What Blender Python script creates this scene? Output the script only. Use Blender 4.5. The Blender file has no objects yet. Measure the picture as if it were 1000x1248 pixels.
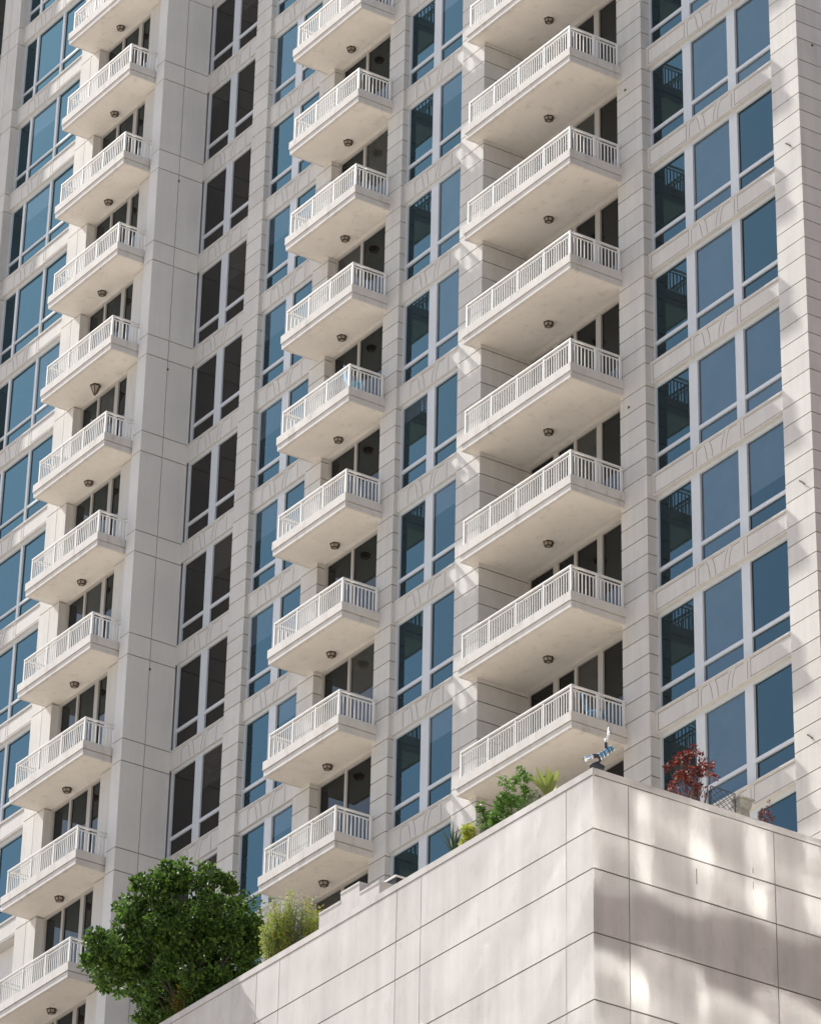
import bpy, math, random
import numpy as np
from mathutils import Vector, Matrix
random.seed(4)
scene = bpy.context.scene
COL = scene.collection

# ------------------------------------------------------------------ helpers
def link(o, parent=None):
    COL.objects.link(o)
    if parent is not None:
        o.parent = parent
    return o

def tag(o, label=None, cat=None, group=None, kind=None):
    if label: o['label'] = label
    if cat: o['category'] = cat
    if group: o['group'] = group
    if kind: o['kind'] = kind
    return o

def empty(name, loc):
    o = bpy.data.objects.new(name, None)
    o.location = loc
    o.empty_display_size = 0.3
    return link(o)

class MB:
    """collects shapes; build() links them as ONE mesh object"""
    def __init__(self):
        self.v = []; self.f = []; self.m = []
    def face(self, pts, m=0):
        n = len(self.v)
        self.v += [tuple(p) for p in pts]
        self.f.append(tuple(range(n, n + len(pts)))); self.m.append(m)
    def box(self, x0, x1, y0, y1, z0, z1, m=0):
        n = len(self.v)
        self.v += [(x0,y0,z0),(x1,y0,z0),(x1,y1,z0),(x0,y1,z0),(x0,y0,z1),(x1,y0,z1),(x1,y1,z1),(x0,y1,z1)]
        for f in ((0,3,2,1),(4,5,6,7),(0,1,5,4),(1,2,6,5),(2,3,7,6),(3,0,4,7)):
            self.f.append(tuple(n + i for i in f)); self.m.append(m)
    def prism(self, pts, h0, h1, m=0, scale=1.0):
        """pts: xy outline, between heights; top scaled about its centroid"""
        cx = sum(p[0] for p in pts)/len(pts); cy = sum(p[1] for p in pts)/len(pts)
        n = len(self.v); k = len(pts)
        self.v += [(p[0],p[1],h0) for p in pts]
        self.v += [(cx+(p[0]-cx)*scale, cy+(p[1]-cy)*scale, h1) for p in pts]
        self.f.append(tuple(n+i for i in reversed(range(k)))); self.m.append(m)
        self.f.append(tuple(n+k+i for i in range(k))); self.m.append(m)
        for i in range(k):
            j = (i+1) % k
            self.f.append((n+i, n+j, n+k+j, n+k+i)); self.m.append(m)
    def tube(self, pts, rad, seg=6, m=0, cap=True):
        """swept tube; rad a number or a list"""
        pts = [Vector(p) for p in pts]
        if not isinstance(rad, (list, tuple)): rad = [rad]*len(pts)
        n0 = len(self.v)
        for i, p in enumerate(pts):
            a = pts[max(i-1,0)]; b = pts[min(i+1,len(pts)-1)]
            d = (b-a).normalized() if (b-a).length > 1e-9 else Vector((0,0,1))
            u = d.orthogonal().normalized(); w = d.cross(u)
            if i and (u.dot(pu) < 0.99):
                u = (pu - d*pu.dot(d)).normalized(); w = d.cross(u)
            pu = u
            for k in range(seg):
                t = 2*math.pi*k/seg
                self.v.append(tuple(p + (u*math.cos(t)+w*math.sin(t))*rad[i]))
        for i in range(len(pts)-1):
            for k in range(seg):
                a = n0+i*seg+k; b = n0+i*seg+(k+1)%seg
                self.f.append((a, b, b+seg, a+seg)); self.m.append(m)
        if cap:
            self.f.append(tuple(n0+k for k in reversed(range(seg)))); self.m.append(m)
            e = n0+(len(pts)-1)*seg
            self.f.append(tuple(e+k for k in range(seg))); self.m.append(m)
    def build(self, name, mats, parent=None, loc=(0,0,0), smooth=False):
        me = bpy.data.meshes.new(name)
        me.from_pydata(self.v, [], self.f)
        mats = mats if isinstance(mats, (list, tuple)) else [mats]
        for m in mats: me.materials.append(m)
        me.polygons.foreach_set('material_index', self.m)
        if smooth: me.polygons.foreach_set('use_smooth', [True]*len(self.f))
        me.update()
        o = bpy.data.objects.new(name, me)
        o.location = loc
        return link(o, parent)

def copy_tree(o, loc, parent):
    c = o.copy(); link(c); c.parent = parent; c.location = loc
    for ch in o.children:
        d = ch.copy(); link(d); d.parent = c
    return c

# ------------------------------------------------------------------ materials
def new_mat(name):
    m = bpy.data.materials.new(name); m.use_nodes = True
    nt = m.node_tree; nt.nodes.clear()
    out = nt.nodes.new('ShaderNodeOutputMaterial')
    return m, nt, out

def N(nt, typ, **kw):
    n = nt.nodes.new(typ)
    for k, v in kw.items():
        if k.startswith('i_'):
            n.inputs[k[2:].replace('_', ' ')].default_value = v
        else:
            setattr(n, k, v)
    return n

def stone(name, col, sscale=(6, 6, 0.35), var=0.06, streak=0.05, island=0.04, grain=0.05, rough=0.85, stain=0.0):
    m, nt, out = new_mat(name)
    L = nt.links.new
    tc = N(nt, 'ShaderNodeNewGeometry')
    big = N(nt, 'ShaderNodeTexNoise', i_Scale=0.9, i_Detail=4.0); L(tc.outputs['Position'], big.inputs['Vector'])
    mp = N(nt, 'ShaderNodeMapping'); mp.inputs['Scale'].default_value = sscale; L(tc.outputs['Position'], mp.inputs['Vector'])
    st = N(nt, 'ShaderNodeTexNoise', i_Scale=1.0, i_Detail=5.0); L(mp.outputs[0], st.inputs['Vector'])
    fine = N(nt, 'ShaderNodeTexNoise', i_Scale=26.0, i_Detail=4.0, i_Roughness=0.7); L(tc.outputs['Position'], fine.inputs['Vector'])
    def centred(sock, amp):
        a = N(nt, 'ShaderNodeMath', operation='SUBTRACT'); L(sock, a.inputs[0]); a.inputs[1].default_value = 0.5
        b = N(nt, 'ShaderNodeMath', operation='MULTIPLY'); L(a.outputs[0], b.inputs[0]); b.inputs[1].default_value = amp*2
        return b.outputs[0]
    tot = centred(big.outputs['Fac'], var*1.6)
    for s in (centred(st.outputs['Fac'], streak*1.6), centred(fine.outputs['Fac'], grain), centred(tc.outputs['Random Per Island'], island)):
        ad = N(nt, 'ShaderNodeMath', operation='ADD'); L(tot, ad.inputs[0]); L(s, ad.inputs[1]); tot = ad.outputs[0]
    one = N(nt, 'ShaderNodeMath', operation='ADD'); L(tot, one.inputs[0]); one.inputs[1].default_value = 1.0
    mul = N(nt, 'ShaderNodeVectorMath', operation='SCALE'); mul.inputs[0].default_value = col; L(one.outputs[0], mul.inputs['Scale'])
    colour = mul.outputs[0]
    if stain > 0:
        mp2 = N(nt, 'ShaderNodeMapping'); mp2.inputs['Scale'].default_value = (2.2, 2.2, 1.0); L(tc.outputs['Position'], mp2.inputs['Vector'])
        sn = N(nt, 'ShaderNodeTexNoise', i_Scale=1.6, i_Detail=6.0, i_Roughness=0.65); L(mp2.outputs[0], sn.inputs['Vector'])
        rp = N(nt, 'ShaderNodeMapRange'); rp.inputs[1].default_value = 0.55; rp.inputs[2].default_value = 0.78; rp.inputs[3].default_value = 0.0; rp.inputs[4].default_value = stain
        L(sn.outputs['Fac'], rp.inputs[0])
        mx = N(nt, 'ShaderNodeMix', data_type='RGBA'); L(rp.outputs[0], mx.inputs[0]); L(colour, mx.inputs[6]); mx.inputs[7].default_value = (0.25, 0.21, 0.18, 1)
        colour = mx.outputs[2]
    bs = N(nt, 'ShaderNodeBsdfPrincipled', i_Roughness=rough); bs.inputs['Specular IOR Level'].default_value = 0.25
    L(colour, bs.inputs['Base Color'])
    bp = N(nt, 'ShaderNodeBump', i_Strength=0.25, i_Distance=0.01); L(fine.outputs['Fac'], bp.inputs['Height']); L(bp.outputs[0], bs.inputs['Normal'])
    L(bs.outputs[0], out.inputs[0])
    return m

def plain(name, col, rough=0.5, metal=0.0, var=0.05, scale=8.0):
    m, nt, out = new_mat(name); L = nt.links.new
    tc = N(nt, 'ShaderNodeNewGeometry')
    no = N(nt, 'ShaderNodeTexNoise', i_Scale=scale, i_Detail=3.0); L(tc.outputs['Position'], no.inputs['Vector'])
    rp = N(nt, 'ShaderNodeMapRange'); rp.inputs[3].default_value = 1-var*1.5; rp.inputs[4].default_value = 1+var*1.5; L(no.outputs['Fac'], rp.inputs[0])
    mul = N(nt, 'ShaderNodeVectorMath', operation='SCALE'); mul.inputs[0].default_value = col; L(rp.outputs[0], mul.inputs['Scale'])
    bs = N(nt, 'ShaderNodeBsdfPrincipled', i_Roughness=rough, i_Metallic=metal); L(mul.outputs[0], bs.inputs['Base Color'])
    L(bs.outputs[0], out.inputs[0])
    return m

def glass(name, base, tint=(0.37, 0.77, 1.0), ior=1.68, rough=0.008):
    """tinted reflective window glass over a dim room"""
    m, nt, out = new_mat(name); L = nt.links.new
    tc = N(nt, 'ShaderNodeNewGeometry')
    no = N(nt, 'ShaderNodeTexNoise', i_Scale=1.1, i_Detail=3.0); L(tc.outputs['Position'], no.inputs['Vector'])
    rp = N(nt, 'ShaderNodeMapRange'); rp.inputs[3].default_value = 0.75; rp.inputs[4].default_value = 1.25; L(no.outputs['Fac'], rp.inputs[0])
    isl = N(nt, 'ShaderNodeMapRange'); isl.inputs[3].default_value = 0.55; isl.inputs[4].default_value = 1.7; L(tc.outputs['Random Per Island'], isl.inputs[0])
    k = N(nt, 'ShaderNodeMath', operation='MULTIPLY'); L(rp.outputs[0], k.inputs[0]); L(isl.outputs[0], k.inputs[1])
    mul = N(nt, 'ShaderNodeVectorMath', operation='SCALE'); mul.inputs[0].default_value = base; L(k.outputs[0], mul.inputs['Scale'])
    df = N(nt, 'ShaderNodeBsdfDiffuse'); L(mul.outputs[0], df.inputs['Color'])
    gl = N(nt, 'ShaderNodeBsdfGlossy', i_Roughness=rough); gl.inputs['Color'].default_value = (*tint, 1)
    wav = N(nt, 'ShaderNodeTexNoise', i_Scale=0.8, i_Detail=1.0); L(tc.outputs['Position'], wav.inputs['Vector'])
    bp = N(nt, 'ShaderNodeBump', i_Strength=0.35, i_Distance=0.006); L(wav.outputs['Fac'], bp.inputs['Height']); L(bp.outputs[0], gl.inputs['Normal'])
    fr = N(nt, 'ShaderNodeFresnel', i_IOR=ior)
    mx = N(nt, 'ShaderNodeMixShader'); L(fr.outputs[0], mx.inputs[0]); L(df.outputs[0], mx.inputs[1]); L(gl.outputs[0], mx.inputs[2])
    L(mx.outputs[0], out.inputs[0])
    return m

def mirror(name, rough):
    m, nt, out = new_mat(name); L = nt.links.new
    gl = N(nt, 'ShaderNodeBsdfGlossy', i_Roughness=rough); gl.inputs['Color'].default_value = (0.54, 0.57, 0.58, 1)
    L(gl.outputs[0], out.inputs[0])
    return m

def leaf(name, c0, c1, rough=0.38, trans=0.25, c2=None):
    m, nt, out = new_mat(name); L = nt.links.new
    tc = N(nt, 'ShaderNodeNewGeometry')
    rp = N(nt, 'ShaderNodeValToRGB'); L(tc.outputs['Random Per Island'], rp.inputs[0])
    rp.color_ramp.elements[0].color = (*c0, 1); rp.color_ramp.elements[1].color = (*c1, 1)
    if c2:
        e = rp.color_ramp.elements.new(0.9); e.color = (*c1, 1)
        rp.color_ramp.elements[-1].color = (*c2, 1)
    bs = N(nt, 'ShaderNodeBsdfPrincipled', i_Roughness=rough); bs.inputs['Specular IOR Level'].default_value = 0.22; L(rp.outputs[0], bs.inputs['Base Color'])
    tr = N(nt, 'ShaderNodeBsdfTranslucent')
    br = N(nt, 'ShaderNodeVectorMath', operation='SCALE'); L(rp.outputs[0], br.inputs[0]); br.inputs['Scale'].default_value = 1.5
    L(br.outputs[0], tr.inputs['Color'])
    mx = N(nt, 'ShaderNodeMixShader'); mx.inputs[0].default_value = trans
    L(bs.outputs[0], mx.inputs[1]); L(tr.outputs[0], mx.inputs[2]); L(mx.outputs[0], out.inputs[0])
    return m

M_STONE = stone('pale_stone', (0.535, 0.516, 0.482), streak=0.07, island=0.05, stain=0.16)
M_WALL = stone('precast_wall', (0.61, 0.595, 0.565), var=0.05, streak=0.03, island=0.02, grain=0.10)
M_SLAB = stone('painted_concrete', (0.555, 0.528, 0.49), sscale=(3.0, 3.0, 0.5), var=0.06, streak=0.07, island=0.02, stain=0.6)
M_POD = stone('podium_stone', (0.485, 0.458, 0.43), sscale=(2.6, 2.6, 0.16), var=0.13, streak=0.15, stain=0.30, island=0.06, grain=0.05)
M_SOFFIT = stone('soffit_bounce_tone', (0.685, 0.645, 0.585), sscale=(1.5, 1.5, 1.5), var=0.05, streak=0.04, island=0.03, grain=0.03, stain=0.35)  # paler than the slab: ground bounce light put into the underside colour
M_CURT = glass('glass_over_curtain', (0.040, 0.036, 0.032), tint=(0.62, 0.78, 0.88), ior=1.44)
M_JOINT = plain('joint_mortar', (0.12, 0.09, 0.07), 0.9)
M_LINE = plain('incised_line', (0.25, 0.215, 0.195), 0.9)
M_FRAME = plain('window_frame_paint', (0.52, 0.545, 0.56), 0.45, var=0.02)
M_RAIL = plain('white_railing_paint', (0.67, 0.66, 0.63), 0.45, var=0.03)
M_GLASS = glass('tinted_window_glass', (0.011, 0.007, 0.004))
M_GLASS_DIM = glass('dimmed_reflection_glass', (0.009, 0.0075, 0.006), tint=(0.74, 0.76, 0.78), ior=1.45)  # inner-corner copy of the window glass, its dark reflection put into the colour
M_BLIND_DIM = glass('dimmed_reflection_glass_over_blinds', (0.022, 0.019, 0.016), tint=(0.74, 0.76, 0.78), ior=1.45)  # blind panes with the same darkened reflection
M_BLIND = glass('glass_over_blinds', (0.050, 0.051, 0.058))
M_DFRAME = plain('door_frame_paint', (0.36, 0.345, 0.32), 0.5, var=0.03)
M_DOORG = glass('balcony_door_glass', (0.009, 0.006, 0.0045), tint=(0.62, 0.78, 0.88), ior=1.44)
M_BRONZE = plain('dark_bronze', (0.07, 0.055, 0.045), 0.45, 0.6)
M_LAMPG = plain('frosted_lamp_glass', (0.27, 0.23, 0.18), 0.3)
M_DARK = plain('unlit_interior', (0.03, 0.028, 0.026), 0.8)
M_BLACK = plain('black_metal', (0.012, 0.012, 0.014), 0.5)
M_IRON = plain('wrought_iron', (0.03, 0.035, 0.045), 0.5, 0.3)
M_CHROME = plain('chrome', (0.75, 0.78, 0.80), 0.08, 1.0, var=0.02)
M_BLUEG = glass('blue_lens_glass', (0.05, 0.13, 0.20), tint=(0.7, 0.9, 1.0), ior=1.8)
M_BARK = plain('bark', (0.075, 0.06, 0.05), 0.9, var=0.2, scale=20)
M_SOIL = plain('planting_soil', (0.10, 0.075, 0.055), 0.95, var=0.2)
M_POT = plain('weathered_stone_pot', (0.30, 0.29, 0.25), 0.9, var=0.25, scale=12)
M_PAVE = plain('pale_roof_pavers', (0.74, 0.655, 0.55), 0.9, var=0.1, scale=1.5)
M_BROWN = stone('brown_granite', (0.35, 0.255, 0.205))
M_MIRROR = mirror('mirror_glass', 0.018)
M_GROUND = plain('city_ground', (0.47, 0.42, 0.365), 0.9, var=0.12, scale=0.05)

# ------------------------------------------------------------------ levels (metres above the photographer's eye)
H = 3.2
B = 59.844            # underside of the spandrels on floor k = 0
GZ = -1.6
LO, HI = -6, 12
def fz(k): return B + H*k

# ------------------------------------------------------------------ ground
g = MB(); g.face([(-3000,-3000,GZ),(3000,-3000,GZ),(3000,3000,GZ),(-3000,3000,GZ)])
tag(g.build('ground', M_GROUND), kind='structure')

# ------------------------------------------------------------------ TOWER
BX, BY = -93.0, 66.0
tower = tag(empty('apartment_tower', (BX, BY, GZ)),
            'tall pale stone apartment tower with stacked white balconies and blue glass windows', 'apartment tower')
OFF = (-BX, -BY, -GZ)
def at(k): return (-BX, -BY, fz(k)-GZ)
zlo, zhi = fz(LO), fz(HI)+0.7

def part(mb, name, mats, loc=OFF, parent=None): return mb.build(name, mats, parent or tower, loc)

GAP = 0.028
REL6 = [0.0, 0.66, 1.165, 1.675, 2.18, 2.69]
REL2 = [0.0, 0.66]
def courses(mb, x0, x1, y0, y1, rels=REL6, k0=LO, k1=HI, inset=0.03, sides='-x+x-y'):
    """stone courses with open joints over a recessed core"""
    ix0 = x0+inset if '-x' in sides else x0+0.004; ix1 = x1-inset if '+x' in sides else x1-0.004
    iy0 = y0+inset
    mb.box(ix0, ix1, iy0, y1-0.004, fz(k0)-1, fz(k1)+0.9, 1)
    zs = sorted(fz(k)+r for k in range(k0, k1+1) for r in rels)
    for a, b in zip(zs[:-1], zs[1:]):
        mb.box(x0, x1, y0, y1, a+GAP/2, b-GAP/2, 0)

# core volumes behind the facade
mb = MB()
mb.box(-92.4, -80.2, 64.78, 80.0, GZ, zhi); mb.box(-107.8, -92.5, 63.42, 80.0, GZ, zhi); mb.box(-127.0, -107.9, 62.08, 80.0, GZ, zhi)
mb.box(-127.0, -107.7, 61.62, 62.06, GZ, fz(LO)); mb.box(-107.6, -92.3, 63.0, 63.40, GZ, fz(LO)); mb.box(-92.2, -80.0, 64.3, 64.76, GZ, fz(LO))
part(mb, 'wall', M_WALL)
mb = MB(); mb.box(-127.4, -79.6, 61.3, 80.3, zhi+0.02, zhi+0.6)
part(mb, 'roof', M_STONE)

# piers
def pier(*a, **k):
    mb = MB(); courses(mb, *a, **k); return part(mb, 'pier', [M_STONE, M_JOINT])
pier(-81.03, -79.93, 64.28, 65.45)                     # tower corner
pier(-87.75, -86.64, 64.28, 64.72)
pier(-93.36, -92.25, 62.99, 64.75)
pier(-97.11, -96.34, 62.99, 63.40)
pier(-100.90, -100.08, 62.99, 63.40)
pier(-104.66, -103.83, 62.99, 63.40)
mb = MB(); courses(mb, -80.9, -79.935, 65.47, 80.0); part(mb, 'side_wall', [M_STONE, M_JOINT])
# projecting left wing: pilaster, flank wall, strips and pillars of large panels
mb = MB()
courses(mb, -108.22, -107.73, 61.56, 62.30, REL2); courses(mb, -108.10, -107.732, 62.322, 63.16, REL2)
part(mb, 'flank_wall', [M_WALL, M_JOINT])
mb = MB(); courses(mb, -109.08, -108.245, 61.72, 62.06, [0.1, 0.55]); part(mb, 'pilaster', [M_STONE, M_JOINT])
mb = MB(); courses(mb, -113.15, -112.535, 61.58, 62.06, [0.1]); courses(mb, -112.515, -111.98, 61.58, 62.06, [0.1]); part(mb, 'pillar', [M_STONE, M_JOINT])
mb = MB(); courses(mb, -118.62, -118.16, 61.50, 62.06, REL2); courses(mb, -118.14, -117.50, 61.50, 62.06, REL2); part(mb, 'pillar', [M_STONE, M_JOINT])
mb = MB(); courses(mb, -140.0, -122.62, 60.0, 62.06, REL2, k1=HI); part(mb, 'projecting_wall', [M_STONE, M_JOINT])

# little rust-dark anchors left in the stone
def anchor(x0, x1, y0, y1, z0, z1):
    mb = MB(); mb.box(x0, x1, y0, y1, z0, z1); part(mb, 'wall_anchor', M_JOINT)
for (y, k, r) in ((62.315, 4, 2.98), (62.315, 2, 2.9), (62.315, -1, 2.93)):
    anchor(-107.732, -107.70, y-0.025, y+0.025, fz(k)+r-0.03, fz(k)+r+0.03)
def bracket(x, k, r):
    mb = MB(); z = fz(k)+r
    mb.tube([(x, 64.29, z+0.03), (x+0.02, 64.24, z+0.02), (x+0.14, 64.235, z-0.07), (x+0.20, 64.25, z-0.14)], [0.02, 0.022, 0.014, 0.018], 5)
    part(mb, 'wall_anchor', M_JOINT)
for a_ in ((-80.5, 1, 0.9), (-80.45, -2, 1.0), (-80.5, -4, 0.9)): bracket(*a_)
for (x, k, r) in ((-87.4, 0, -0.35), (-87.4, 3, -0.35)):
    anchor(x, x+0.07, 64.255, 64.284, fz(k)+r, fz(k)+r+0.05)
anchor(-79.932, -79.90, 64.75, 64.80, fz(2)+0.55, fz(2)+0.6)

# ---- spandrels: moulded panel with an incised fan
FAN = [  # (x, z) polylines about the fan's centre, read off the relief
    [(-0.92,-0.28),(-0.92,0.20),(-0.83,0.25),(-0.68,0.25)],
    [(-0.60,0.26),(-0.53,0.10),(-0.50,-0.06),(-0.46,-0.28)],
    [(-0.36,0.26),(-0.29,0.10),(-0.26,-0.06),(-0.23,-0.28)],
    [(-0.36,0.26),(0.16,0.26)],
    [(0.28,0.26),(0.19,0.10),(0.15,-0.06),(0.12,-0.28)],
    [(0.46,0.26),(0.37,0.10),(0.33,-0.06),(0.30,-0.28)],
    [(0.46,0.26),(0.76,0.26)],
    [(0.92,-0.28),(0.92,0.24)]]
def spandrel(x0, x1, y, yb, cx, panels=()):
    mb = MB()
    mb.box(x0, x1, y, yb, 0.085, 0.62)
    mb.box(x0, x1, y-0.025, yb, 0.622, 0.67)            # sill nosing
    zc = 0.35; w = 0.019
    def line(a, b):
        ax, az = a; bx, bz = b
        L = math.hypot(bx-ax, bz-az)
        if L < 1e-6: return
        nx, nz = -(bz-az)/L*w/2, (bx-ax)/L*w/2
        ex, ez = (bx-ax)/L*w*0.4, (bz-az)/L*w*0.4
        ax -= ex; az -= ez; bx += ex; bz += ez
        p = [(ax+nx,az+nz),(ax-nx,az-nz),(bx-nx,bz-nz),(bx+nx,bz+nz)]
        fr = [(q[0], y-0.003, q[1]) for q in p]; bk = [(q[0], y+0.004, q[1]) for q in p]
        mb.face(fr, 1)
        for i in range(4): mb.face([fr[i], bk[i], bk[(i+1)%4], fr[(i+1)%4]], 1)
    for pl in FAN:
        for a, b in zip(pl[:-1], pl[1:]):
            line((cx+a[0], zc+a[1]*0.86), (cx+b[0], zc+b[1]*0.86))
    for p0, p1 in panels:
        line((p0, 0.12), (p0, 0.58)); line((p0, 0.58), (p1, 0.58)); line((p0, 0.13), (p1, 0.13)); line((p1, 0.12), (p1, 0.58))
    return mb

# ---- windows: painted frame with a transom, panes behind
def window(x0, x1, yg, panes, blinds=(), thin=False, half={}):
    f = MB(); z0, z1 = 0.66, 3.284
    d0, d1 = yg-0.055, yg+0.06
    xs = [x0] + [v for p in panes for v in p] + [x1]
    for a, b in zip(xs[0::2], xs[1::2]):
        f.box(a, b, d0, d1, z0, z1)
    for (a, b) in panes:
        f.box(a, b, d0, d1, 3.19, z1); f.box(a, b, d0, d1, z0, 0.74)
        t = 0.07 if thin else 0.10
        f.box(a, b, d0+0.004, d1, 1.21, 1.21+t)
    p = MB()
    for i, (a, b) in enumerate(panes):
        t0, t1 = random.uniform(-.004, .004), random.uniform(-.004, .004)
        zt = 1.21+(0.07 if thin else 0.10)
        for (za, zb) in ((0.74, 1.21), (zt, 3.19)):
            m = 1 if i in blinds else 0
            if i in half and za > 1:
                zm = half[i]; p.face([(a, yg+t0, zm), (b, yg-t0, zm), (b, yg-t0+t1, zb), (a, yg+t0+t1, zb)], 1); zb = zm
            p.face([(a, yg+t0, za), (b, yg-t0, za), (b, yg-t0+t1, zb), (a, yg+t0+t1, zb)], m)
    return f, p

def door(x0, x1, yg, panes, curt=()):
    f = MB(); z0, z1 = 0.555, 3.33
    d0, d1 = yg-0.05, yg+0.06
    xs = [x0] + [v for p in panes for v in p] + [x1]
    for a, b in zip(xs[0::2], xs[1::2]):
        f.box(a, b, d0, d1, z0, z1)
    for (a, b) in panes:
        f.box(a, b, d0, d1, 3.235, z1); f.box(a, b, d0, d1, z0, 0.64)
    p = MB()
    for i, (a, b) in enumerate(panes):
        t0, t1 = random.uniform(-.006, .006), random.uniform(-.006, .006)
        p.face([(a, yg+t0, 0.64), (b, yg-t0, 0.64), (b, yg-t0+t1, 3.235), (a, yg+t0+t1, 3.235)], 1 if i in curt else 0)
    return f, p

def repeat(name, sub, mbs, mats, smats, ks):
    """a part with one sub-part on every floor of ks"""
    first = None; rv = random.Random(len(bpy.data.objects)); var = []
    for k in ks:
        if first is None:
            vs = mbs if isinstance(mbs, list) else [mbs]
            first = part(vs[0][0], name, mats, at(k))
            for v in vs:
                o = v[1].build(sub, smats, first); var.append(o.data)
                if v is not vs[0]: bpy.data.objects.remove(o)
        else:
            c = copy_tree(first, at(k), tower)
            if len(var) > 1: c.children[0].data = rv.choice(var)

def repeat1(name, mb, mats, ks):
    first = None
    for k in ks:
        if first is None: first = part(mb, name, mats, at(k))
        else: copy_tree(first, at(k), tower)

GL = [M_GLASS, M_BLIND]
# right-hand bay (three wide panes)
repeat('window', 'pane', [window(-86.64, -81.03, 64.62, [(-86.57,-85.17),(-84.81,-83.22),(-82.88,-81.10)], blinds=bl, half=hf) for bl, hf in (((1,),{}),((1,),{2:1.75}),((1,2),{}),((1,),{}))], M_FRAME, GL, range(-5, 7))
repeat1('spandrel', spandrel(-86.64, -81.03, 64.44, 64.76, -83.85, [(-86.52,-84.90),(-82.80,-81.12)]), [M_STONE, M_LINE], range(-5, 8))
# bay between the middle and the large balconies
repeat('window', 'pane', [window(-96.34, -93.36, 63.22, [(-96.26,-95.06),(-94.70,-93.43)]), window(-96.34, -93.36, 63.22, [(-96.26,-95.06),(-94.70,-93.43)], half={1:2.5}), window(-96.34, -93.36, 63.22, [(-96.26,-95.06),(-94.70,-93.43)], blinds=(1,)), window(-96.34, -93.36, 63.22, [(-96.26,-95.06),(-94.70,-93.43)],  half={0:2.75})], M_FRAME, GL, range(-4, 8))
repeat1('spandrel', spandrel(-96.34, -93.36, 63.09, 63.40, -94.87), [M_STONE, M_LINE], range(-4, 9))
# bay left of the middle balconies
repeat('window', 'pane', [window(-103.83, -100.90, 63.22, [(-103.75,-102.57),(-102.21,-100.97)]), window(-103.83, -100.90, 63.22, [(-103.75,-102.57),(-102.21,-100.97)], half={0:2.3}), window(-103.83, -100.90, 63.22, [(-103.75,-102.57),(-102.21,-100.97)], blinds=(0,)), window(-103.83, -100.90, 63.22, [(-103.75,-102.57),(-102.21,-100.97)], half={1:2.6})], M_FRAME, GL, range(-4, 8))
repeat1('spandrel', spandrel(-103.83, -100.90, 63.09, 63.40, -102.38), [M_STONE, M_LINE], range(-4, 8))
# inner-corner bay
repeat('window', 'pane', [window(-107.73, -104.66, 63.27, [(-107.62,-106.44),(-106.08,-104.73)]), window(-107.73, -104.66, 63.27, [(-107.62,-106.44),(-106.08,-104.73)], half={0:2.6}), window(-107.73, -104.66, 63.27, [(-107.62,-106.44),(-106.08,-104.73)], half={1:2.2}), window(-107.73, -104.66, 63.27, [(-107.62,-106.44),(-106.08,-104.73)], half={})], M_FRAME, [M_GLASS_DIM, M_BLIND_DIM], range(-4, 9))
repeat1('spandrel', spandrel(-107.73, -104.66, 63.15, 63.40, -106.2), [M_STONE, M_LINE], range(-4, 9))
# wing bay
repeat('window', 'pane', [window(-117.50, -113.15, 61.86, [(-117.42,-116.72),(-116.59,-115.03),(-114.91,-113.22)], thin=True), window(-117.50, -113.15, 61.86, [(-117.42,-116.72),(-116.59,-115.03),(-114.91,-113.22)], thin=True, half={1:2.4}), window(-117.50, -113.15, 61.86, [(-117.42,-116.72),(-116.59,-115.03),(-114.91,-113.22)], thin=True, blinds=(2,)), window(-117.50, -113.15, 61.86, [(-117.42,-116.72),(-116.59,-115.03),(-114.91,-113.22)], thin=True, half={})], M_FRAME, GL, range(-2, 11))
repeat1('spandrel', spandrel(-117.50, -113.15, 61.70, 62.06, -115.8, [(-114.75,-113.25)]), [M_STONE, M_LINE], range(-2, 11))
# balcony doors
repeat('balcony_door', 'pane', [door(-92.25, -87.75, 64.62, [(-92.17,-91.14),(-90.92,-90.22),(-90.10,-89.20),(-88.98,-87.83)]), door(-92.25, -87.75, 64.62, [(-92.17,-91.14),(-90.92,-90.22),(-90.10,-89.20),(-88.98,-87.83)], curt=(2,)), door(-92.25, -87.75, 64.62, [(-92.17,-91.14),(-90.92,-90.22),(-90.10,-89.20),(-88.98,-87.83)], curt=(0,))], M_DFRAME, [M_DOORG, M_CURT], range(-5, 6))
repeat('balcony_door', 'pane', [door(-100.08, -97.11, 63.30, [(-99.98,-98.78),(-98.67,-97.19)]), door(-100.08, -97.11, 63.30, [(-99.98,-98.78),(-98.67,-97.19)], curt=(1,)), door(-100.08, -97.11, 63.30, [(-99.98,-98.78),(-98.67,-97.19)], curt=(0,)), door(-100.08, -97.11, 63.30, [(-99.98,-98.78),(-98.67,-97.19)], curt=())], M_DFRAME, [M_DOORG, M_CURT], range(-5, 7))
repeat('balcony_door', 'pane', [door(-111.98, -109.08, 61.88, [(-111.88,-110.98),(-110.88,-109.96),(-109.76,-109.15)]), door(-111.98, -109.08, 61.88, [(-111.88,-110.98),(-110.88,-109.96),(-109.76,-109.15)], curt=(1,)), door(-111.98, -109.08, 61.88, [(-111.88,-110.98),(-110.88,-109.96),(-109.76,-109.15)], curt=())], M_DFRAME, [M_DOORG, M_CURT], range(-4, 10))
repeat('balcony_door', 'pane', door(-122.60, -118.62, 61.88, [(-122.5,-121.3),(-121.2,-120.0),(-119.9,-118.7)]), M_DFRAME, [M_DOORG, M_CURT], range(4, 10))

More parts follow.
